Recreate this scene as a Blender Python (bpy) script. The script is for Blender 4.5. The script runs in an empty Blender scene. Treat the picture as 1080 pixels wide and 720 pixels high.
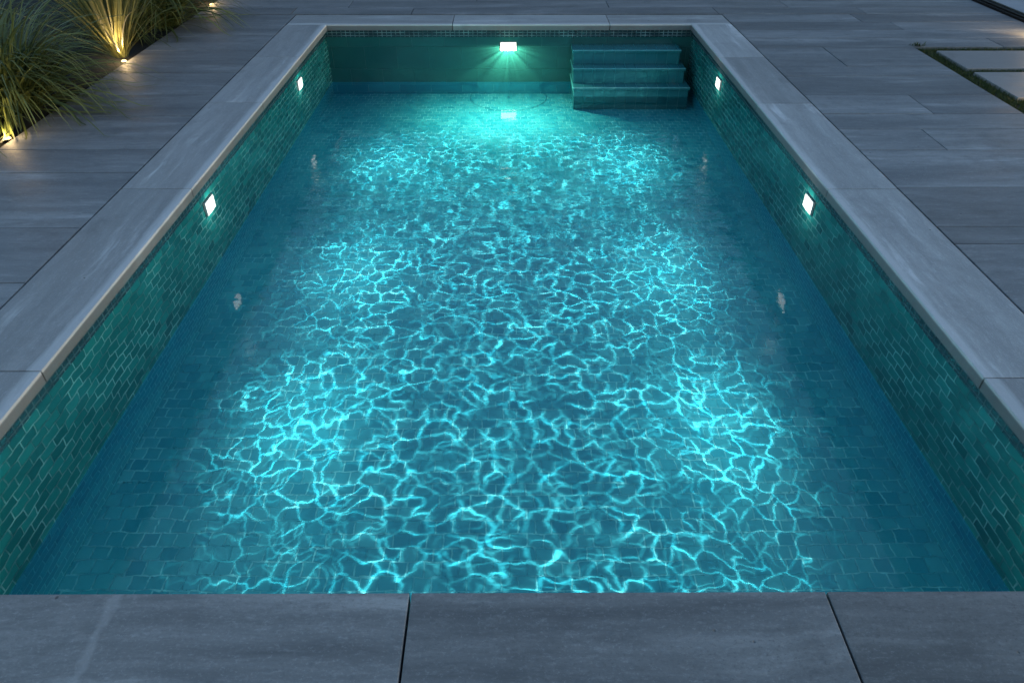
import bpy, bmesh, math, random
from mathutils import Vector, Matrix, Euler
R = math.radians
sc = bpy.context.scene
C = sc.collection

# ------------------------------------------------------------------ measurements (metres, coping top = 0)
EYE = 1.92
X_LIP, Y0, Y1 = 1.99, 1.27, 8.26          # inner edge of the coping
CW, CT = 0.435, 0.062                      # coping width / thickness
OV = 0.035                                 # coping overhang
XW, YW0, YW1 = X_LIP + OV, Y0 - OV, Y1 + OV
ZW = -0.625                                 # water level
ZF = -1.03                                 # pool floor
BED_X = -3.57                              # edge of the planting bed

# ------------------------------------------------------------------ node helpers
class NT:
    def __init__(s, tree):
        s.t = tree; s.t.nodes.clear()
    def n(s, kind, **kw):
        nd = s.t.nodes.new(kind)
        for k, v in kw.items():
            setattr(nd, k, v)
        return nd
    def put(s, sock, v):
        if hasattr(v, 'is_output'):
            s.t.links.new(v, sock)
        else:
            sock.default_value = v
    def m(s, op, a, b=None, c=None, clamp=False):
        nd = s.n('ShaderNodeMath', operation=op, use_clamp=clamp)
        for i, v in enumerate((a, b, c)):
            if v is not None: s.put(nd.inputs[i], v)
        return nd.outputs[0]
    def vm(s, op, a, b=None):
        nd = s.n('ShaderNodeVectorMath', operation=op)
        s.put(nd.inputs[0], a)
        if b is not None: s.put(nd.inputs[1], b)
        return nd.outputs[0]
    def mix(s, f, a, b, blend='MIX'):
        nd = s.n('ShaderNodeMix', data_type='RGBA', blend_type=blend)
        s.put(nd.inputs[0], f); s.put(nd.inputs[6], a); s.put(nd.inputs[7], b)
        return nd.outputs[2]
    def ramp(s, f, lo, hi, a=0.0, b=1.0, smooth=False):
        nd = s.n('ShaderNodeMapRange', interpolation_type='SMOOTHSTEP' if smooth else 'LINEAR')
        s.put(nd.inputs[0], f)
        for i, v in zip((1, 2, 3, 4), (lo, hi, a, b)): s.put(nd.inputs[i], v)
        return nd.outputs[0]
    def noise(s, v, scale, detail=3, rough=0.55, dist=0.0, dims='3D'):
        nd = s.n('ShaderNodeTexNoise', noise_dimensions=dims)
        if v is not None: s.put(nd.inputs['Vector'], v)
        s.put(nd.inputs['Scale'], scale); s.put(nd.inputs['Detail'], detail)
        s.put(nd.inputs['Roughness'], rough); s.put(nd.inputs['Distortion'], dist)
        return nd
    def sep(s, v):
        nd = s.n('ShaderNodeSeparateXYZ'); s.put(nd.inputs[0], v); return nd.outputs
    def xyz(s, x, y, z=0.0):
        nd = s.n('ShaderNodeCombineXYZ')
        for i, v in enumerate((x, y, z)): s.put(nd.inputs[i], v)
        return nd.outputs[0]
    def scale(s, v, sx, sy, sz):
        return s.vm('MULTIPLY', v, (sx, sy, sz))

def new_mat(name):
    m = bpy.data.materials.new(name); m.use_nodes = True
    return m, NT(m.node_tree)

def finish(t, col, rough, height=None, dist=0.01, spec=0.5, **extra):
    b = t.n('ShaderNodeBsdfPrincipled'); o = t.n('ShaderNodeOutputMaterial')
    t.put(b.inputs['Base Color'], col); t.put(b.inputs['Roughness'], rough)
    t.put(b.inputs['Specular IOR Level'], spec)
    for k, v in extra.items(): t.put(b.inputs[k.replace('_', ' ')], v)
    if height is not None:
        bp = t.n('ShaderNodeBump'); t.put(bp.inputs['Height'], height)
        bp.inputs['Distance'].default_value = dist; bp.inputs['Strength'].default_value = 1.0
        t.t.links.new(bp.outputs[0], b.inputs['Normal'])
    t.t.links.new(b.outputs[0], o.inputs[0])
    return b

def plain(name, col, rough=0.5, metal=0.0, nscale=30.0, var=0.15):
    m, t = new_mat(name)
    tc = t.n('ShaderNodeTexCoord').outputs['Object']
    nz = t.noise(tc, nscale, 4).outputs[0]
    f = t.ramp(nz, 0.3, 0.7, 1 - var, 1 + var)
    sc_ = t.n('ShaderNodeVectorMath', operation='SCALE'); sc_.inputs[0].default_value = col
    t.put(sc_.inputs['Scale'], f)
    finish(t, sc_.outputs[0], rough, nz, 0.001, Metallic=metal)
    return m

def emit(name, col, strength):
    m, t = new_mat(name)
    e = t.n('ShaderNodeEmission'); o = t.n('ShaderNodeOutputMaterial')
    e.inputs[0].default_value = (*col, 1); e.inputs[1].default_value = strength
    t.t.links.new(e.outputs[0], o.inputs[0])
    return m

# ------------------------------------------------------------------ materials
def stone(name, base, light, dark, coords='Object', edge=False, per_island=False, stripe=1.0, ys=13.0, grain=0.35, scar=False):
    m, t = new_mat(name)
    v = t.n('ShaderNodeTexCoord').outputs['Object']
    if per_island:
        g = t.n('ShaderNodeNewGeometry'); rnd = g.outputs['Random Per Island']
    else:
        rnd = t.n('ShaderNodeObjectInfo').outputs['Random']
    off = t.xyz(t.m('MULTIPLY', rnd, 71.3), t.m('MULTIPLY', rnd, 37.7), t.m('MULTIPLY', rnd, 19.1))
    p = t.vm('ADD', v, off)
    warp = t.noise(p, 1.3, 3).outputs['Color']
    pw = t.vm('ADD', p, t.scale(warp, 0.10, 0.13, 0.0))
    st = t.noise(t.scale(pw, 0.7, ys, 1.0), 1.0, 6, 0.62).outputs[0]
    st2 = t.noise(t.scale(pw, 2.0, 42.0, 1.0), 1.0, 4, 0.6).outputs[0]
    big = t.noise(p, 1.7, 4, 0.6).outputs[0]
    fine = t.noise(t.scale(p, 0.7, 1, 1), 120 if grain > 0.5 else 170, 4, 0.8).outputs[0]
    mid = t.noise(t.scale(p, 22, 60, 1), 1.0, 4, 0.7).outputs[0]
    c = t.mix(t.ramp(st, 0.34, 0.66), (*dark, 1), (*base, 1))
    vein = t.ramp(st, 0.56, 0.66, 0, 1, True)
    c = t.mix(t.m('MULTIPLY', vein, t.ramp(big, 0.42, 0.62, 0.0, 0.85 * stripe)), c, (*light, 1))
    c = t.mix(t.ramp(st2, 0.5, 0.7, 0, 0.35), c, (*dark, 1))
    c = t.mix(t.ramp(mid, 0.55, 0.75, 0, 0.3), c, (*light, 1))
    mott = t.noise(t.scale(pw, 5, 14, 1), 1.0, 5, 0.72).outputs[0]
    c = t.mix(t.ramp(mott, 0.5, 0.66, 0, 0.5), c, (*dark, 1))
    c = t.mix(t.ramp(fine, 0.55, 0.68, 0, grain), c, (*dark, 1))
    c = t.mix(t.ramp(fine, 0.44, 0.34, 0, min(grain, 0.3)), c, (*light, 1))
    # dark weather stains
    stain = t.noise(t.vm('ADD', p, (13, 5, 2)), 3.1, 5, 0.65).outputs[0]
    c = t.mix(t.ramp(stain, 0.56, 0.75, 0, 0.45), c, (dark[0] * 0.6, dark[1] * 0.6, dark[2] * 0.6, 1))
    # small pits
    pit = t.n('ShaderNodeTexVoronoi'); t.put(pit.inputs['Vector'], p); pit.inputs['Scale'].default_value = 9
    pm = t.ramp(pit.outputs['Distance'], 0.035, 0.06, 1, 0)
    pm = t.m('MULTIPLY', pm, t.m('GREATER_THAN', t.sep(pit.outputs['Color'])[0], 0.8))
    c = t.mix(t.m('MULTIPLY', pm, 0.7), c, (0.03, 0.03, 0.035, 1))
    # slab-to-slab tone
    h = t.n('ShaderNodeHueSaturation'); t.put(h.inputs['Color'], c)
    t.put(h.inputs['Value'], t.ramp(rnd, 0, 1, 0.82, 1.16))
    c = h.outputs[0]
    if edge:      # light caught on the lip, painted as a pale strip (local -Y edge)
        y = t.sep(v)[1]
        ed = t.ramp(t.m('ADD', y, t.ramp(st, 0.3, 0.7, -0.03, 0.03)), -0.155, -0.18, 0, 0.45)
        # shade on the lip face, painted darker below the arris
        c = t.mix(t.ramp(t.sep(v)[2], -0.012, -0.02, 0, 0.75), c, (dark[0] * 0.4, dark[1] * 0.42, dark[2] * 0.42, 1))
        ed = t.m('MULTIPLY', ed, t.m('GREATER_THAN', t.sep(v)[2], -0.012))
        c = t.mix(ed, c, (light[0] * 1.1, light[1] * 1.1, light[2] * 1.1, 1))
    if scar:      # filled crack across the slab
        x = t.sep(v)[0]
        dx = t.m('ABSOLUTE', t.m('ADD', t.m('ADD', x, 0.165), t.ramp(t.noise(v, 14, 3).outputs[0], 0.3, 0.7, -0.012, 0.012)))
        c = t.mix(t.ramp(dx, 0.006, 0.02, 0.32, 0.0), c, (*light, 1))
    hgt = t.m('ADD', t.m('MULTIPLY', fine, 0.5), t.m('ADD', t.m('MULTIPLY', mid, 0.7), t.m('MULTIPLY', st2, 0.5)))
    hgt = t.m('SUBTRACT', hgt, pm)
    finish(t, c, t.ramp(st, 0.3, 0.7, 0.5, 0.72), hgt, 0.0022, spec=0.35)
    return m

M = {}
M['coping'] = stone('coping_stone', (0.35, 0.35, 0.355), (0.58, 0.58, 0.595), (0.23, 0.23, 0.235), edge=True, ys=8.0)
M['front'] = stone('flamed_stone', (0.255, 0.247, 0.243), (0.40, 0.39, 0.385), (0.115, 0.112, 0.113), stripe=0.5, ys=9.0, grain=0.8)
M['front_scar'] = stone('flamed_stone_repaired', (0.255, 0.247, 0.243), (0.40, 0.39, 0.385), (0.115, 0.112, 0.113), stripe=0.5, ys=9.0, grain=0.55, scar=True)
M['deck'] = stone('deck_porcelain', (0.240, 0.243, 0.252), (0.41, 0.415, 0.43), (0.118, 0.120, 0.130), per_island=True, stripe=0.55, ys=5.5)
M['step_stone'] = stone('stepping_stone', (0.24, 0.23, 0.23), (0.3, 0.29, 0.29), (0.19, 0.18, 0.18), stripe=0.3)
M['soil'] = plain('soil', (0.005, 0.0045, 0.004), 0.95, nscale=14, var=0.5)
M['grout_bed'] = plain('grout_bed', (0.012, 0.013, 0.015), 0.95)
M['black_metal'] = plain('black_metal', (0.012, 0.012, 0.013), 0.4, 0.6)
M['bezel'] = plain('white_bezel', (0.35, 0.42, 0.41), 0.35)
M['steel'] = plain('brushed_steel', (0.25, 0.27, 0.27), 0.35, 0.9)
M['indoor'] = plain('pale_floor', (0.32, 0.33, 0.36), 0.45, nscale=3)
M['lens'] = emit('pool_lens', (1.0, 1.0, 0.93), 0.75)
M['lens_green'] = emit('end_lens', (1.0, 1.0, 0.82), 1.0)
M['warm_lens'] = emit('warm_lens', (1.0, 0.62, 0.2), 2.6)

def tile(name, axes, tw, th, cols, grout, offset, gsize, warp, subm=None, rough=0.12, irregular=0.0):
    """mosaic: AXES = which object axes give the tile's u, v; COLS = list of tile colours"""
    m, t = new_mat(name)
    v = t.n('ShaderNodeTexCoord').outputs['Object']
    s = t.sep(v)
    u, w = s[axes[0]], s[axes[1]]
    p = t.xyz(u, w, 0)
    wv = t.noise(p, 8.0, 2).outputs['Color']
    p = t.vm('ADD', p, t.vm('MULTIPLY', t.vm('SUBTRACT', wv, (0.5, 0.5, 0.5)), (warp, warp, 0)))
    b = t.n('ShaderNodeTexBrick'); b.offset = offset; b.squash = 1.0; b.offset_frequency = 2
    t.put(b.inputs['Vector'], p); b.inputs['Scale'].default_value = 1.0
    b.inputs['Brick Width'].default_value = tw; b.inputs['Row Height'].default_value = th
    b.inputs['Mortar Size'].default_value = gsize; b.inputs['Mortar Smooth'].default_value = 0.3
    b.inputs['Color1'].default_value = (0, 0, 0, 1); b.inputs['Color2'].default_value = (1, 1, 1, 1)
    b.inputs['Bias'].default_value = 0.0
    tone = b.outputs['Color']; mort = b.outputs['Fac']
    c = t.mix(tone, (*cols[0], 1), (*cols[1], 1))
    n1 = t.noise(p, 2.2, 4, 0.6).outputs[0]
    c = t.mix(t.ramp(n1, 0.35, 0.65, 0.0, 0.6), c, (*cols[2], 1))
    # grout: paler in noise patches, irregular glints put into the colour
    n2 = t.noise(t.vm('ADD', p, (7, 3, 0)), 4.5, 4, 0.7).outputs[0]
    g = t.mix(t.ramp(n2, 0.43, 0.60, 0.12, 1.0), (*cols[0], 1), (*grout, 1))
    c = t.mix(mort, c, g)
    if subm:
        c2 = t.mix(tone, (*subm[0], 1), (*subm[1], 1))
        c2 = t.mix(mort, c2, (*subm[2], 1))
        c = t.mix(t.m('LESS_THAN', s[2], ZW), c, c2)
    h = t.m('SUBTRACT', t.m('MULTIPLY', t.noise(p, 30, 2).outputs[0], 0.4), mort)
    finish(t, c, t.m('ADD', rough, t.m('MULTIPLY', mort, 0.35)), h, 0.0016, spec=0.5)
    return m

GREEN = ((0.003, 0.07, 0.072), (0.010, 0.175, 0.16), (0.003, 0.11, 0.102))
BLUE = ((0.007, 0.20, 0.285), (0.026, 0.31, 0.385), (0.011, 0.23, 0.315))
BLG = (0.07, 0.42, 0.50)
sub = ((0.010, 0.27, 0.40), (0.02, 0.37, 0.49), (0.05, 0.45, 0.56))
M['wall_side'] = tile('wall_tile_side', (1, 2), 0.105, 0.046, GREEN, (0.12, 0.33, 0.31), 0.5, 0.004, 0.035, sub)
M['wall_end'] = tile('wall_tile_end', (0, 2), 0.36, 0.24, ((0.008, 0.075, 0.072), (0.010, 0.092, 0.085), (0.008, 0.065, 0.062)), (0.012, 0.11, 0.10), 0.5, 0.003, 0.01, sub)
M['floor'] = tile('floor_tile', (0, 1), 0.08, 0.078, BLUE, BLG, 0.5, 0.0045, 0.03)
M['band'] = tile('band_tile', (0, 2), 0.05, 0.03, ((0.01, 0.03, 0.04), (0.012, 0.04, 0.05), (0.008, 0.025, 0.03)), (0.14, 0.24, 0.25), 0.0, 0.005, 0.0)
M['band_side'] = tile('band_tile_side', (1, 2), 0.05, 0.03, ((0.01, 0.03, 0.04), (0.012, 0.04, 0.05), (0.008, 0.025, 0.03)), (0.05, 0.11, 0.12), 0.0, 0.005, 0.0)
M['step'] = tile('step_tile', (0, 1), 0.115, 0.30, ((0.012, 0.13, 0.15), (0.018, 0.16, 0.18), (0.012, 0.14, 0.15)), (0.03, 0.22, 0.23), 0.0, 0.003, 0.0)
M['nosing'] = plain('step_nosing', (0.09, 0.32, 0.33), 0.3)

def water_mat():
    m, t = new_mat('water')
    v = t.n('ShaderNodeTexCoord').outputs['Object']
    y = t.sep(v)[1]
    a = t.noise(t.scale(v, 3.2, 8.5, 1), 1.0, 2, 0.45, 0.6).outputs[0]
    b = t.noise(t.scale(t.vm('ADD', v, (3, 9, 0)), 13.0, 21.0, 1), 1.0, 2, 0.5, 0.8).outputs[0]
    patch = t.noise(t.vm('ADD', v, (1.7, 4.2, 0)), 0.55, 2).outputs[0]
    band = t.ramp(t.m('ABSOLUTE', t.m('SUBTRACT', y, 5.25)), 0.4, 1.1, 1.0, 0.0, True)
    amp = t.m('ADD', t.ramp(y, 4.6, 6.4, 0.42, 0.26), t.m('MULTIPLY', t.m('MULTIPLY', t.ramp(patch, 0.35, 0.6, 0.6, 1.0), band), 2.0))
    h = t.m('ADD', t.m('MULTIPLY', a, 0.008), t.m('MULTIPLY', b, 0.0016))
    h = t.m('MULTIPLY', h, amp)
    bs = finish(t, (0.93, 0.985, 0.99, 1), 0.0, h, 1.0, spec=0.5, Transmission_Weight=1.0, IOR=1.333)
    return m
M['water'] = water_mat()

def blade_mat(name, a, b):
    m, t = new_mat(name)
    g = t.n('ShaderNodeNewGeometry').outputs['Random Per Island']
    c = t.mix(g, (*a, 1), (*b, 1))
    d = t.n('ShaderNodeBsdfPrincipled'); t.put(d.inputs['Base Color'], c); d.inputs['Roughness'].default_value = 0.5
    tr = t.n('ShaderNodeBsdfTranslucent'); t.put(tr.inputs[0], c)
    mx = t.n('ShaderNodeMixShader'); mx.inputs[0].default_value = 0.3
    o = t.n('ShaderNodeOutputMaterial')
    t.t.links.new(d.outputs[0], mx.inputs[1]); t.t.links.new(tr.outputs[0], mx.inputs[2]); t.t.links.new(mx.outputs[0], o.inputs[0])
    return m
M['blade'] = blade_mat('grass_blade', (0.034, 0.056, 0.012), (0.18, 0.21, 0.065))
M['blade_pale'] = blade_mat('pale_grass_blade', (0.12, 0.125, 0.04), (0.30, 0.29, 0.11))
M['turf'] = blade_mat('turf_blade', (0.03, 0.05, 0.012), (0.065, 0.085, 0.025))
M['leaf'] = blade_mat('hedge_leaf', (0.02, 0.035, 0.016), (0.045, 0.065, 0.03))
M['bark'] = plain('bark', (0.05, 0.04, 0.03), 0.9)

# ------------------------------------------------------------------ object helpers
def link(name, bm, mat, parent=None, smooth=False):
    me = bpy.data.meshes.new(name); bm.to_mesh(me); bm.free()
    o = bpy.data.objects.new(name, me); C.objects.link(o)
    for x in (mat if isinstance(mat, (list, tuple)) else [mat]): me.materials.append(x)
    if smooth:
        for p in me.polygons: p.use_smooth = True
    if parent: o.parent = parent
    return o
def empty(name, loc=(0, 0, 0)):
    o = bpy.data.objects.new(name, None); C.objects.link(o); o.location = loc; o.empty_display_size = 0.1
    return o
def tag(o, label=None, cat=None, group=None, kind=None):
    for k, v in (('label', label), ('category', cat), ('group', group), ('kind', kind)):
        if v: o[k] = v
    return o
def box(bm, x0, x1, y0, y1, z0, z1, bev=0.0, seg=2, top_only=False):
    t = bmesh.new()
    r = bmesh.ops.create_cube(t, size=1.0)
    for v in t.verts:
        v.co = Vector(((x0 + x1) / 2 + v.co.x * (x1 - x0), (y0 + y1) / 2 + v.co.y * (y1 - y0), (z0 + z1) / 2 + v.co.z * (z1 - z0)))
    if bev:
        ed = [e for e in t.edges if (not top_only or all(v.co.z > (z0 + z1) / 2 for v in e.verts))]
        bmesh.ops.bevel(t, geom=ed, offset=bev, segments=seg, affect='EDGES', profile=0.6)
    me = bpy.data.meshes.new('tmp'); t.to_mesh(me); t.free(); bm.from_mesh(me); bpy.data.meshes.remove(me)
def cyl(bm, c, r0, r1, h, seg=20, mat=None):
    mtx = Matrix.Translation(Vector(c) + Vector((0, 0, h / 2)))
    if mat is not None: mtx = mat
    bmesh.ops.create_cone(bm, cap_ends=True, segments=seg, radius1=r0, radius2=r1, depth=h, matrix=mtx)
def quad(bm, pts):
    return bm.faces.new([bm.verts.new(p) for p in pts])

# ------------------------------------------------------------------ ground
rng = random.Random(5)
bm = bmesh.new()
ox, oy0, oy1, far = XW + 0.12, YW0 - 0.12, YW1 + 0.12, 300
zg = -0.07
for x0, x1, y0, y1 in ((-far, -ox, -far, far), (ox, far, -far, far), (-ox, ox, -far, oy0), (-ox, ox, oy1, far)):
    quad(bm, [(x0, y0, zg), (x1, y0, zg), (x1, y1, zg), (x0, y1, zg)])
tag(link('ground', bm, M['grout_bed']), kind='structure')

bm = bmesh.new()
nx, ny = 26, 80
vs = {}
for i in range(nx + 1):
    for j in range(ny + 1):
        x = BED_X - 0.004 - 4.2 * i / nx; y = 0.5 + 12 * j / ny
        z = -0.03 + (0.05 * rng.random() + 0.05 * math.sin(x * 3 + y * 2) if i else 0)
        vs[i, j] = bm.verts.new((x, y, z))
for i in range(nx):
    for j in range(ny):
        bm.faces.new((vs[i, j], vs[i, j + 1], vs[i + 1, j + 1], vs[i + 1, j]))
tag(link('planting_bed', bm, M['soil'], smooth=True), kind='structure')

# ------------------------------------------------------------------ deck: rows of long slabs, laid between coping, bed and lawn
bm = bmesh.new()
GAP = 0.008
def row(x0, x1, y0, y1, cuts, gap=GAP):
    xs = [x0] + sorted(c for c in cuts if x0 + 0.15 < c < x1 - 0.15) + [x1]
    for a, b in zip(xs, xs[1:]):
        z = rng.uniform(-0.0015, 0.001)
        g = gap / 2
        box(bm, a + (g if a != x0 else 0), b - (g if b != x1 else 0), y0 + g, y1 - g, -0.045, z - 0.002, 0.003, 2, True)
XO = X_LIP + CW + 0.014
LEFT = [0.0, 0.62, 1.25, 1.86, 2.46, 3.04, 3.62, 4.38, 4.77, 5.43, 5.93, 6.53, 7.25, 7.84, 8.35]
for k, (a, b) in enumerate(zip(LEFT, LEFT[1:])):
    row(BED_X, -XO, a, b, [])
RIGHT = [0.0, 0.75, 1.4, 2.1, 2.75, 3.42, 3.62, 4.14, 4.74, 5.14, 5.46, 5.91, 6.42, 6.71, 7.36]
RC = {8: [3.05], 10: [3.3], 13: [3.1]}
for k, (a, b) in enumerate(zip(RIGHT, RIGHT[1:])):
    row(XO, 4.0, a, b, RC.get(k, []))
for a, b, cuts in ((7.36, 7.70, [4.9]), (7.70, 8.02, []), (8.02, 8.37, [4.2])):
    row(XO, 5.66, a, b, cuts)
row(BED_X, -XO, 8.35, 8.735, [])
row(XO, 5.66, 8.37, 8.735, [3.9])
y = 8.735 + 0.014
for dy, cuts in ((0.33, [-2.5, -1.12, 2.4, 4.1]), (0.36, [-1.9, 1.18, 3.3]), (0.3, [-0.4, 2.5, 4.4]), (0.4, [-2.2, 1.7]), (0.35, [0.6, 3.1]), (0.6, [-1, 2.2]), (0.6, [0.2, 3.6]), (0.6, [-1.6, 2.6])):
    row(BED_X, 5.66, y, y + dy, cuts); y += dy
YEND = y
tag(link('deck', bm, M['deck']), kind='structure')

# ------------------------------------------------------------------ coping: each stone a thing; local +X = length, local -Y = water side
def coping(name_label, cx, cy, length, rotz, mat):
    bm = bmesh.new()
    g = 0.0035
    box(bm, -length / 2 + g, length / 2 - g, -CW / 2, CW / 2, -CT, 0, 0.0035, 2)
    o = link('coping_stone', bm, mat)
    o.location = (cx, cy, 0); o.rotation_euler = (0, 0, rotz)
    return tag(o, name_label, 'coping stone', 'coping stones around the pool')
LJ = [Y0, 2.34, 4.13, 5.74, 7.04, Y1]
lab_l = ['pale left coping stone nearest the camera, running out of the left edge',
         'left coping stone ending at the seam above the near left wall light',
         'left coping stone that starts above the near left wall light and runs away from it',
         'left coping stone beside the far left wall light',
         'left coping stone meeting the far left corner of the pool']
lab_r = ['pale right coping stone nearest the camera, running out of the right edge',
         'right coping stone ending at the seam above the near right wall light',
         'right coping stone that starts above the near right wall light and runs away from it',
         'right coping stone beside the far right wall light',
         'right coping stone meeting the far right corner beside the steps']
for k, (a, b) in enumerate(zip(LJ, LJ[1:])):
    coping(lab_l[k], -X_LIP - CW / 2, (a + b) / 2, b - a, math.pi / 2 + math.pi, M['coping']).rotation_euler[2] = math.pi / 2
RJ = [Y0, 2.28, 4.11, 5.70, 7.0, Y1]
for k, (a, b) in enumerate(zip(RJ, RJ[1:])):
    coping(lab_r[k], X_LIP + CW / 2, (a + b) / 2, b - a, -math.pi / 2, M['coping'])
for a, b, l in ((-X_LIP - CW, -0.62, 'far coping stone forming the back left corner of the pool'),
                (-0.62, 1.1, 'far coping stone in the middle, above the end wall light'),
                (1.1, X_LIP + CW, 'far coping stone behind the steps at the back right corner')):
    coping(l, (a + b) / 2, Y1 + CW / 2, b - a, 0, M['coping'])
# left ones must have the water on local -Y: +90 deg turns -Y into +X
for a, b, l in ((-X_LIP - CW, -0.305, 'dark grey front coping stone at bottom left, with a pale filled crack across it'),
                (-0.305, 0.965, 'dark grey front coping stone at bottom centre, between two black joints'),
                (0.965, X_LIP + CW, 'dark grey front coping stone at bottom right, right of the slanting joint')):
    coping(l, (a + b) / 2, Y0 - CW / 2, b - a, math.pi, M['front_scar'] if a < -1 else M['front'])

# ------------------------------------------------------------------ pool basin
pool = tag(empty('swimming_pool', (0, 0, 0)), 'long rectangular pool tiled in green mosaic walls and a blue mosaic floor', 'swimming pool')
T = 0.10
def wall(x0, x1, y0, y1, mat, lab=None):
    bm = bmesh.new(); box(bm, x0, x1, y0, y1, ZF - 0.15, -CT - 0.003)
    o = link('wall', bm, mat, pool)
    if lab: o['label'] = lab
    return o
W = [wall(-XW - T, -XW, YW0 - T, YW1 + T, M['wall_side'], 'left wall of green mosaic with pale streaky grout'),
     wall(XW, XW + T, YW0 - T, YW1 + T, M['wall_side'], 'right wall of green mosaic with pale streaky grout'),
     wall(-XW + 0.001, XW - 0.001, YW1, YW1 + T, M['wall_end'], 'smooth dark green end wall'),
     wall(-XW + 0.001, XW - 0.001, YW0 - T, YW0, M['wall_end'])]
bm = bmesh.new(); box(bm, -XW + 0.001, XW - 0.001, YW0 + 0.001, YW1 - 0.001, ZF - 0.12, ZF)
fl = link('floor', bm, M['floor'], pool)
def band(x0, x1, y0, y1, mat):
    bm = bmesh.new(); box(bm, x0, x1, y0, y1, -CT - 0.075, -CT - 0.004, 0.001, 1)
    return link('tile_band', bm, mat, pool)
bands = [band(-XW + 0.006, XW - 0.006, YW1 - 0.006, YW1 + 0.002, M['band']),
         band(-XW - 0.002, -XW + 0.006, YW0, YW1, M['band_side']), band(XW - 0.006, XW + 0.002, YW0, YW1, M['band_side'])]

bm = bmesh.new()
quad(bm, [(-XW, YW0, ZW), (XW, YW0, ZW), (XW, YW1, ZW), (-XW, YW1, ZW)])
water = tag(link('water', bm, M['water'], None, True), kind='structure')

# ------------------------------------------------------------------ steps
sx0, sx1 = 0.70, 1.86
st = tag(empty('pool_steps', ((sx0 + sx1) / 2, YW1, ZF)), 'three dark teal tiled steps descending from the far end wall, in the right corner', 'steps')
steps = []
for k, (zt, yf, xr) in enumerate(((-0.215, 8.05, 1.86), (-0.365, 7.90, 1.90), (-0.525, 7.76, 1.94))):
    zb = (-0.365, -0.525, ZF)[k]
    bm = bmesh.new()
    box(bm, sx0, xr, yf + 0.018, YW1 - 0.004 - 0.001 * k, zb + (0.002 if k < 2 else 0), zt - 0.032)
    o = link('step', bm, M['step'], st); o.matrix_parent_inverse = Matrix.Translation(-Vector(st.location)); steps.append(o)
    bm = bmesh.new()
    box(bm, sx0 - 0.012, xr + 0.012, yf, YW1 - 0.003 - 0.001 * k, zt - 0.03, zt, 0.006, 2)
    n = link('tread', bm, M['step'], o); steps.append(n)
    bm = bmesh.new()
    box(bm, sx0 - 0.010, xr + 0.010, yf - 0.004, yf + 0.01, zt - 0.008, zt + 0.003, 0.002, 1)
    steps.append(link('nosing', bm, M['nosing'], o))

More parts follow.
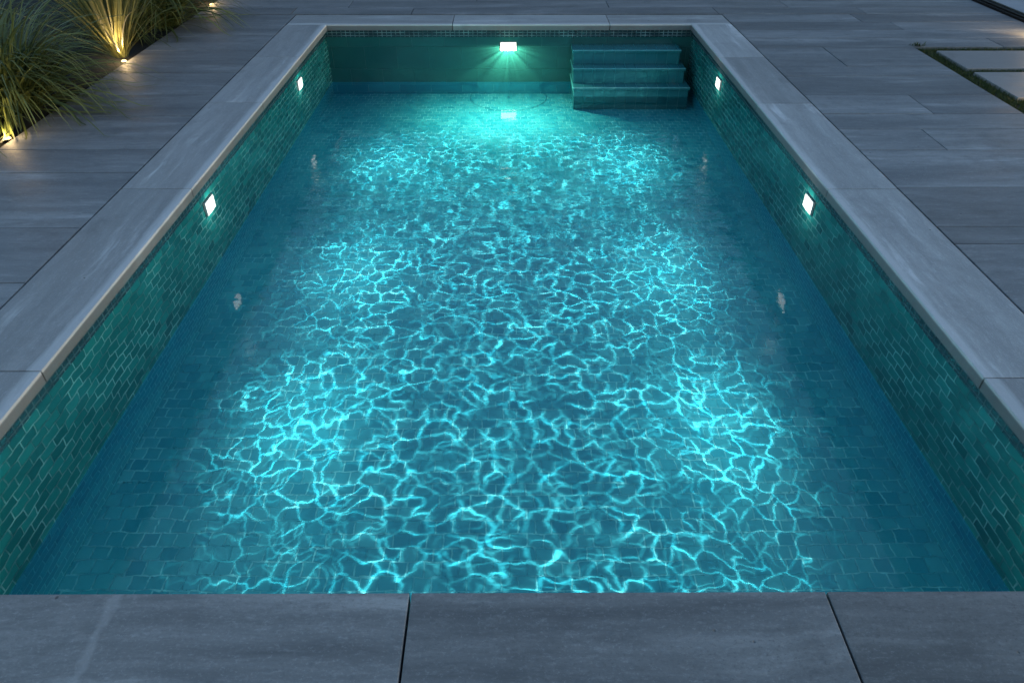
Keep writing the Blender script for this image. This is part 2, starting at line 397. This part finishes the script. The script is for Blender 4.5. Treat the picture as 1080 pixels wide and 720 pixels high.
# ------------------------------------------------------------------ pool lights
ZL = -0.235
def caustic_light(name, loc, inward, power, col, endlight=False, v0=0.0):
    """Lamp with water caustics shaped into its emission: throws a bright net onto the pool floor, a weak even glow elsewhere."""
    L = bpy.data.lights.new(name, 'POINT'); L.energy = power; L.color = col; L.shadow_soft_size = 0.004
    L.use_nodes = True
    t = NT(L.node_tree)
    d = t.sep(t.n('ShaderNodeNewGeometry').outputs['Incoming'])
    dz = t.m('MAXIMUM', t.m('MULTIPLY', d[2], -1), 0.03)
    s = t.m('MAXIMUM', t.m('SQRT', t.m('ADD', t.m('MULTIPLY', d[0], d[0]), t.m('MULTIPLY', d[1], d[1]))), 1e-4)
    tan = t.m('DIVIDE', s, dz)
    sr = t.m('DIVIDE', s, 1.333)
    tr = t.m('DIVIDE', sr, t.m('SQRT', t.m('SUBTRACT', 1.0, t.m('MULTIPLY', sr, sr))))
    hor = t.m('ADD', t.m('MULTIPLY', tan, loc[2] - ZW), t.m('MULTIPLY', tr, ZW - ZF))
    k = t.m('DIVIDE', hor, s)
    X = t.m('ADD', t.m('MULTIPLY', d[0], k), loc[0]); Y = t.m('ADD', t.m('MULTIPLY', d[1], k), loc[1])
    P = t.xyz(X, Y, 0)
    # the caustic net, shaped into the lamp's own emission
    wob = t.vm('SUBTRACT', t.noise(P, 2.6, 2, dims='2D').outputs['Color'], (0.5, 0.5, 0.5))
    wob2 = t.vm('SUBTRACT', t.noise(P, 9.0, 1, dims='2D').outputs['Color'], (0.5, 0.5, 0.5))
    P2 = t.vm('ADD', P, t.vm('ADD', t.scale(wob, 0.26, 0.26, 0), t.scale(wob2, 0.085, 0.085, 0)))
    def net(Pv, scale, w):
        v = t.n('ShaderNodeTexVoronoi', voronoi_dimensions='2D', feature='DISTANCE_TO_EDGE')
        t.put(v.inputs['Vector'], Pv); v.inputs['Scale'].default_value = scale; v.inputs['Randomness'].default_value = 0.9
        return t.ramp(v.outputs[0], 0.0, w, 1.0, 0.0)
    mod = t.ramp(t.noise(P, 4.0, 2, dims='2D').outputs[0], 0.33, 0.66, 0.06, 1.1)
    mod2 = t.ramp(t.noise(t.vm('ADD', P, (11, 4, 0)), 5.0, 2, dims='2D').outputs[0], 0.4, 0.62, 0.0, 1.0)
    n1 = net(P2, 7.8, 0.048); nh = net(P2, 7.8, 0.3); n2 = net(t.vm('ADD', P2, (5.3, 2.1, 0)), 11.5, 0.08); n3 = net(t.vm('ADD', P2, (1.3, 7.7, 0)), 3.2, 0.5)
    line = t.m('ADD', t.m('MULTIPLY', t.m('ADD', t.m('POWER', n1, 3.0), t.m('MULTIPLY', t.m('POWER', nh, 3.0), 0.035)), mod), t.m('MULTIPLY', t.m('MULTIPLY', t.m('POWER', n2, 3.0), mod2), 0.3))
    soft = t.m('MULTIPLY', t.m('MULTIPLY', n3, n3), t.ramp(t.noise(P, 7.0, 1, dims='2D').outputs[0], 0.4, 0.65, 0, 1))
    # where the beam lands: a pool of light in front of the lamp and a wide spill over the floor
    ax, ay = (inward, 0) if not endlight else (0, -1)
    u = t.m('MULTIPLY', t.m('SUBTRACT', X, loc[0]), ax) if not endlight else t.m('SUBTRACT', loc[1], Y)
    vv = t.m('SUBTRACT', Y, loc[1]) if not endlight else t.m('SUBTRACT', X, loc[0])
    def gauss(u0, su, v0, sv):
        a = t.m('DIVIDE', t.m('SUBTRACT', u, u0), su); b = t.m('DIVIDE', t.m('SUBTRACT', vv, v0), sv)
        return t.m('EXPONENT', t.m('MULTIPLY', t.m('ADD', t.m('MULTIPLY', a, a), t.m('MULTIPLY', b, b)), -0.5))
    if endlight:
        E = t.m('ADD', t.m('MULTIPLY', gauss(0.66, 0.42, -0.05, 0.5), 1.35), t.m('MULTIPLY', gauss(1.8, 0.6, 0, 0.8), t.m('ADD', 0.12, t.m('MULTIPLY', line, 1.2))))
        # fan of rays over the end wall
        ang = t.m('ARCTAN2', d[2], d[0])
        fan = t.noise(t.xyz(t.m('MULTIPLY', ang, 5.0), 0, 0), 1.0, 3, 0.7, dims='2D').outputs[0]
        fan = t.ramp(fan, 0.34, 0.70, 0.40, 1.1, True)
        glow = t.m('MULTIPLY', t.m('MULTIPLY', fan, t.ramp(d[2], 0.12, -0.15, 0.04, 1.0, True)), 0.30)
    else:
        # narrow pool sits 0.75 m in; wide spill reaches past the middle
        edge = t.ramp(u, 0.2, 0.95, 0.0, 1.0, True)
        narrow = t.m('MULTIPLY', gauss(0.80, 0.24, v0, 0.36), 1.0)
        wide = t.m('MULTIPLY', gauss(1.35, 0.75, 0.0, 1.15), edge)
        pat = t.m('ADD', 0.06, t.m('ADD', t.m('MULTIPLY', line, 5.0), t.m('MULTIPLY', soft, 0.09)))
        E = t.m('MULTIPLY', t.m('ADD', t.m('MULTIPLY', wide, 0.5), t.m('MULTIPLY', narrow, 1.15)), pat)
        E = t.m('ADD', E, t.m('MULTIPLY', narrow, 0.16))
        E = t.m('MULTIPLY', E, t.m('MULTIPLY', t.ramp(Y, 6.8, 7.5, 1, 0.06, True), t.ramp(Y, 1.2, 1.3, 0, 1)))
        E = t.m('ADD', E, t.m('MULTIPLY', t.m('EXPONENT', t.m('MULTIPLY', t.m('MULTIPLY', vv, vv), -0.25)), t.m('MULTIPLY', t.m('ADD', t.ramp(u, 2.3, 3.3, 0.0, 0.065), t.ramp(u, 0.15, 0.8, 0.0, 0.012)), t.m('MULTIPLY', t.ramp(u, 3.9, 4.5, 1.0, 0.0), t.ramp(Y, 7.0, 8.3, 1.0, 0.0)))))
        glow = 0.026
    gain = t.m('POWER', t.m('ADD', 1.0, t.m('MULTIPLY', tan, tan)), 1.5)
    S = t.m('MULTIPLY', t.m('MULTIPLY', E, t.m('MINIMUM', gain, 400.0)), t.m('LESS_THAN', d[2], -0.05))
    S = t.m('ADD', S, glow)
    e = t.n('ShaderNodeEmission'); e.inputs[0].default_value = (1, 1, 1, 1); t.put(e.inputs[1], S)
    o = t.n('ShaderNodeOutputLight'); t.t.links.new(e.outputs[0], o.inputs[0])
    L.cycles.is_caustics_light = True
    ob = bpy.data.objects.new(name, L); C.objects.link(ob); ob.location = loc
    ob.visible_glossy = False      # the lens mesh is what the water mirrors
    return ob

def pool_light(x, y, rotz, label, endlight=False, v0=0.0):
    """local +Y points out of the wall into the pool"""
    root = tag(empty('pool_light', (x, y, ZL)), label, 'pool light', 'wall lights in the pool')
    root.rotation_euler = (0, 0, rotz)
    w, h = (0.07, 0.040) if not endlight else (0.085, 0.040)
    bm = bmesh.new(); f = 0.007
    for b in ((-w - f, w + f, h, h + f), (-w - f, w + f, -h - f, -h), (-w - f, -w, -h, h), (w, w + f, -h, h)):
        box(bm, b[0], b[1], 0.0, 0.012, b[2], b[3], 0.002, 1)
    link('frame', bm, M['bezel'], root)
    bm = bmesh.new(); box(bm, -w, w, -0.001, 0.007, -h, h, 0.003, 2)
    link('lens', bm, M['lens_green'] if endlight else M['lens'], root)
    iv = Vector((-math.sin(rotz), math.cos(rotz), 0))
    loc = Vector((x, y, ZL)) + iv * (0.12 if endlight else 0.06)
    lo = caustic_light('lamp', loc, iv.x, POW * (1.0 if not endlight else 1.1), (1.0, 0.80, 0.70) if not endlight else (1.0, 0.93, 0.62), endlight, v0)
    lo.parent = root; lo.matrix_parent_inverse = (Matrix.Translation(root.location) @ Matrix.Rotation(rotz, 4, 'Z')).inverted()
    return root
POW = 26.0
for y_, what in ((1.66, None), (4.38, 'near'), (6.97, 'far')):
    for sgn, side in ((-1, 'left'), (1, 'right')):
        lab = (f'small white rectangular light glowing in the {side} pool wall, the {what} one of that wall' if what
               else f'wall light low in the {side} pool wall just outside the near edge of view')
        pool_light(sgn * (XW - 0.001), y_, -math.pi / 2 if sgn < 0 else math.pi / 2, lab, False, {1.66: 1.25, 4.38: 0.1, 6.97: -0.55}[y_])
pool_light(-0.01, YW1 - 0.001, math.pi, 'bright yellowish light in the middle of the far end wall', True)

for o in [fl] + W + bands + steps: o.cycles.is_caustics_receiver = True
water.cycles.is_caustics_caster = True

# ------------------------------------------------------------------ garden spotlights
def warm_light(loc, power, kind='POINT', radius=0.015, rot=None, angle=90, name='lamp', parent=None):
    L = bpy.data.lights.new(name, kind); L.energy = power; L.color = (1.0, 0.68, 0.32); L.shadow_soft_size = radius
    if kind == 'SPOT': L.spot_size = R(angle); L.spot_blend = 0.6
    o = bpy.data.objects.new(name, L); C.objects.link(o); o.location = loc
    if rot: o.rotation_euler = rot
    return o
def spotlight(x, y, label, power, up=True, aim=(0, 0, 1), fill=0.25):
    root = tag(empty('garden_spotlight', (x, y, -0.042)), label, 'spotlight', 'small garden spotlights')
    bm = bmesh.new(); cyl(bm, (0, 0, 0), 0.03, 0.034, 0.03, 20)
    bmesh.ops.bevel(bm, geom=[e for e in bm.edges if abs(e.verts[0].co.z - e.verts[1].co.z) < 1e-5], offset=0.004, segments=2, affect='EDGES')
    link('housing', bm, M['black_metal'], root)
    bm = bmesh.new(); bmesh.ops.create_uvsphere(bm, u_segments=16, v_segments=8, radius=0.024, matrix=Matrix.Translation((0, 0, 0.03)) @ Matrix.Diagonal((1, 1, 0.55, 1)))
    link('lens', bm, M['warm_lens'], root, True)
    l = warm_light((x, y, 0.055), power * fill, 'POINT', 0.02); l.parent = root; l.matrix_parent_inverse = Matrix.Translation(-Vector(root.location))
    v = Vector(aim).normalized()
    q = v.to_track_quat('-Z', 'Y').to_euler()
    l = warm_light((x, y, 0.06), power, 'SPOT', 0.02, q, 100); l.parent = root; l.matrix_parent_inverse = Matrix.Translation(-Vector(root.location))
    return root
spotlight(-3.63, 5.0, 'warm spotlight in the bed at the foot of the big arching grass', 3.2, aim=(-0.45, 0.15, 1))
spotlight(-3.62, 6.93, 'warm spotlight under the tall yellow lit grass beside the deck', 3.6, aim=(-0.22, 0.12, 1))
spotlight(-3.58, 9.28, 'farthest warm spotlight at the end of the bed, top edge of view', 2.6, aim=(-0.4, 0.0, 1))
spotlight(4.30, 5.70, 'warm spotlight in the lawn strip beside the nearer stepping stone', 1.0, aim=(-0.3, 0.1, 1))
spotlight(5.52, 7.62, 'warm spotlight beside the black door sill washing the right deck', 9.0, aim=(-0.35, 0.75, 0.25), fill=0.5)

# ------------------------------------------------------------------ ornamental grasses
def clump(x, y, label, n, length, spread, droop, mat, seed, width=0.011, base=0.10, lean=(0, 0)):
    r = random.Random(seed)
    bm = bmesh.new()
    for _ in range(n):
        a = r.uniform(0, 2 * math.pi); rad = base * math.sqrt(r.random())
        p = Vector((math.cos(a) * rad, math.sin(a) * rad, -0.03))
        az = a + r.gauss(0, 0.5)
        out = Vector((math.cos(az), math.sin(az), 0))
        Ln = length * r.uniform(0.55, 1.1)
        elev = math.pi / 2 - abs(r.gauss(0, spread)) - 0.04
        dr = droop * r.uniform(0.5, 1.35)
        side = Vector((-out.y, out.x, 0)); tw = r.uniform(-0.5, 0.5); bend = r.gauss(0, 0.16)
        w = width * r.uniform(0.6, 1.2); seg = 9; prev = None
        for k in range(seg + 1):
            f = k / seg
            ww = w * (0.55 + 0.6 * f) if f < 0.35 else w * 0.76 * (1 - ((f - 0.35) / 0.65) ** 1.6) + 0.0006
            sd = (side * math.cos(tw) + Vector((0, 0, 1)) * math.sin(tw)) * ww * 0.5
            mid = p + Vector((0, 0, -ww * 0.12))
            cur = (bm.verts.new(p - sd), bm.verts.new(mid), bm.verts.new(p + sd))
            if prev:
                bm.faces.new((prev[0], prev[1], cur[1], cur[0])); bm.faces.new((prev[1], prev[2], cur[2], cur[1]))
            prev = cur
            e = elev - dr * f ** 1.5
            dirv = out * math.cos(e) + Vector((0, 0, 1)) * math.sin(e) + side * bend * f + Vector((lean[0], lean[1], 0)) * f
            p = p + dirv.normalized() * (Ln / seg)
            if p.z < 0.012: p.z = 0.012
    o = link('ornamental_grass', bm, mat, smooth=True); o.location = (x, y, 0)
    return tag(o, label, 'ornamental grass', 'ornamental grasses in the bed')
clump(-3.92, 5.6, 'big dark arching grass clump at the left edge, drooping over the deck', 900, 1.15, 0.6, 2.3, M['blade'], 1, width=0.024, base=0.18)
clump(-4.1, 5.08, 'dark grass clump cut by the left edge, behind the nearest warm spotlight', 300, 0.95, 0.42, 1.7, M['blade'], 2, width=0.022, base=0.16)
clump(-3.74, 7.12, 'tall upright grass lit yellow from below by a warm spotlight', 260, 1.35, 0.34, 0.5, M['blade_pale'], 3, width=0.026, base=0.07)
clump(-3.76, 8.3, 'dim arching grass to the right of the yellow lit grass', 520, 1.1, 0.55, 2.0, M['blade'], 4, width=0.024, base=0.13)
clump(-4.6, 6.4, 'dark grass clump standing between the arching clump and the yellow lit grass', 300, 1.0, 0.45, 1.8, M['blade'], 5, width=0.022, base=0.16)
clump(-3.95, 7.75, 'low dark grass clump right behind the yellow lit grass', 360, 0.9, 0.5, 1.9, M['blade'], 7, width=0.022, base=0.12)
clump(-3.95, 9.35, 'dim grass clump beside the farthest warm spotlight at the top edge', 240, 0.85, 0.45, 1.7, M['blade'], 6, width=0.02, base=0.12)

# ------------------------------------------------------------------ lawn strips and stepping stones
def stone_slab(x0, x1, y0, y1, lab):
    bm = bmesh.new(); box(bm, (x0 - x1) / 2, (x1 - x0) / 2, (y0 - y1) / 2, (y1 - y0) / 2, -0.05, 0, 0.005, 2)
    o = link('stepping_stone', bm, M['step_stone']); o.location = ((x0 + x1) / 2, (y0 + y1) / 2, -0.001)
    tag(o, lab, 'stepping stone', 'stepping stones set in the lawn')
S1, S2 = (4.165, 5.6, 6.64, 7.22), (4.17, 5.6, 5.84, 6.53)
stone_slab(*S1, 'farther rectangular stepping stone framed by narrow strips of dark grass')
stone_slab(*S2, 'nearer stepping stone, its corner against the wide diagonal grass strip')
r = random.Random(9)
bm = bmesh.new()
quad(bm, [(4.003, 3.0, -0.03), (5.66, 3.0, -0.03), (5.66, 7.353, -0.03), (4.003, 7.353, -0.03)])
for f in bm.faces: f.material_index = 1
def inside(x, y, s, g=0.004): return s[0] - g < x < s[1] + g and s[2] - g < y < s[3] + g
cnt = 0
while cnt < 26000:
    x, y = r.uniform(4.006, 5.6), r.uniform(3.9, 7.35)
    if inside(x, y, S1) or inside(x, y, S2): continue
    if x > 5.2 and y < 5.5: continue
    cnt += 1
    h = r.uniform(0.018, 0.036); a = r.uniform(0, 6.283); w = 0.0035; l = r.uniform(0.0, 0.018); b = r.uniform(0, 6.283)
    dx, dy = math.cos(a) * w, math.sin(a) * w
    tx, ty = math.cos(b) * l, math.sin(b) * l
    if x + tx < 4.004: tx = 0
    v = [bm.verts.new(q) for q in ((x - dx, y - dy, -0.03), (x + dx, y + dy, -0.03), (x + tx, y + ty, -0.03 + h))]
    bm.faces.new(v)
tag(link('lawn', bm, [M['turf'], M['soil']]), kind='stuff')
# weeds at two joints
for wx, wy, lab in ((4.06, 7.39, 'tiny weed at the far tip of the grass strip'), (4.83, 6.585, 'tiny weed tuft in the grass between the stepping stones')):
    bm = bmesh.new()
    for _ in range(46):
        a = r.uniform(0, 6.283); l = r.uniform(0.02, 0.06); e = r.uniform(0.3, 1.3); w = 0.006
        p = Vector((r.gauss(0, 0.03), r.gauss(0, 0.012), 0)); d = Vector((math.cos(a) * math.cos(e), math.sin(a) * math.cos(e), math.sin(e)))
        sd = Vector((-math.sin(a), math.cos(a), 0)) * w
        v = [bm.verts.new(q) for q in (p, p + d * l * 0.5 + sd, p + d * l, p + d * l * 0.5 - sd)]
        bm.faces.new(v)
    o = link('weed', bm, M['turf']); o.location = (wx, wy, -0.004); tag(o, lab, 'weed')

# ------------------------------------------------------------------ door sill and indoor floor at the right
root = tag(empty('door_sill', (5.77, 9.5, 0)), 'black metal door sill running along the right edge of the deck', 'door sill')
def part(name, mat, *b, bev=0.003):
    bm = bmesh.new(); box(bm, *b, bev, 2); o = link(name, bm, mat, root); o.location = (-5.77, -9.5, 0); return o
part('base', M['black_metal'], 5.668, 5.86, 7.4, YEND, -0.045, 0.02)
part('rail', M['steel'], 5.80, 5.812, 7.4, YEND, 0.021, 0.034, bev=0.002)
part('rail', M['black_metal'], 5.70, 5.712, 7.4, YEND, 0.021, 0.034, bev=0.002)
bm = bmesh.new(); box(bm, 5.864, 9.0, 7.4, YEND, -0.06, 0.018)
tag(link('indoor_floor', bm, M['indoor']), kind='structure')

# ------------------------------------------------------------------ tree belt beyond the garden (seen mirrored in the water)
r = random.Random(21)
bm = bmesh.new()
for k in range(34):
    cx = -17 + k * 1.05 + r.uniform(-0.3, 0.3); cy = 14.6 + r.uniform(-0.6, 0.8)
    top = r.uniform(3.5, 4.5)
    for _ in range(650):
        th = r.uniform(0, 6.283); f = r.random()
        rad = 0.95 * math.sqrt(r.random()) * (0.55 + 0.9 * math.sin(math.pi * (0.15 + 0.8 * f)))
        c = Vector((cx + math.cos(th) * rad, cy + math.sin(th) * rad, 0.1 + f * top))
        q = Euler((r.uniform(0, 6.28), r.uniform(0, 6.28), r.uniform(0, 6.28))).to_matrix()
        s = r.uniform(0.08, 0.2)
        v = [bm.verts.new(c + q @ Vector(p)) for p in ((-s * 0.5, 0, 0), (0, -s, 0), (s * 0.5, 0, 0), (0, s, 0))]
        bm.faces.new(v)
    cyl(bm, (cx, cy, -0.07), 0.09, 0.05, top * 0.7, 8)
tag(link('tree_belt', bm, M['leaf']), kind='stuff')

# ------------------------------------------------------------------ world, camera, render settings
wd = bpy.data.worlds.new('World'); sc.world = wd; wd.use_nodes = True
t = NT(wd.node_tree)
sky = t.n('ShaderNodeTexSky', sky_type='NISHITA'); sky.sun_disc = False
SUN_EL, SUN_ROT = 6.0, 100.0
sky.sun_elevation = R(SUN_EL); sky.sun_rotation = R(SUN_ROT); sky.altitude = 100; sky.ozone_density = 2.0; sky.dust_density = 0.6
bg = t.n('ShaderNodeBackground'); bg.inputs[1].default_value = 0.15
o = t.n('ShaderNodeOutputWorld')
t.t.links.new(sky.outputs[0], bg.inputs[0]); t.t.links.new(bg.outputs[0], o.inputs[0])

cam = bpy.data.cameras.new('camera'); co = bpy.data.objects.new('camera', cam); C.objects.link(co); sc.camera = co
th = math.atan((360 + 207) / 750); yaw = math.atan(3.5 / 750 * math.cos(th))
co.location = (0, 0, EYE); co.rotation_euler = (math.pi / 2 - th, 0, -yaw)
cam.sensor_width = 36; cam.lens = 36 * 750 / 1080; cam.clip_start = 0.05; cam.clip_end = 2000

vs_ = sc.view_settings
vs_.view_transform = 'Standard'; vs_.look = 'None'; vs_.gamma = 1.0; vs_.use_curve_mapping = False; vs_.exposure = 1.65
sc.render.engine = 'CYCLES'
cy = sc.cycles
cy.use_denoising = True; cy.caustics_refractive = True; cy.caustics_reflective = False; cy.max_bounces = 10; cy.transmission_bounces = 8
cy.sample_clamp_indirect = 4.0; cy.blur_glossy = 0.2
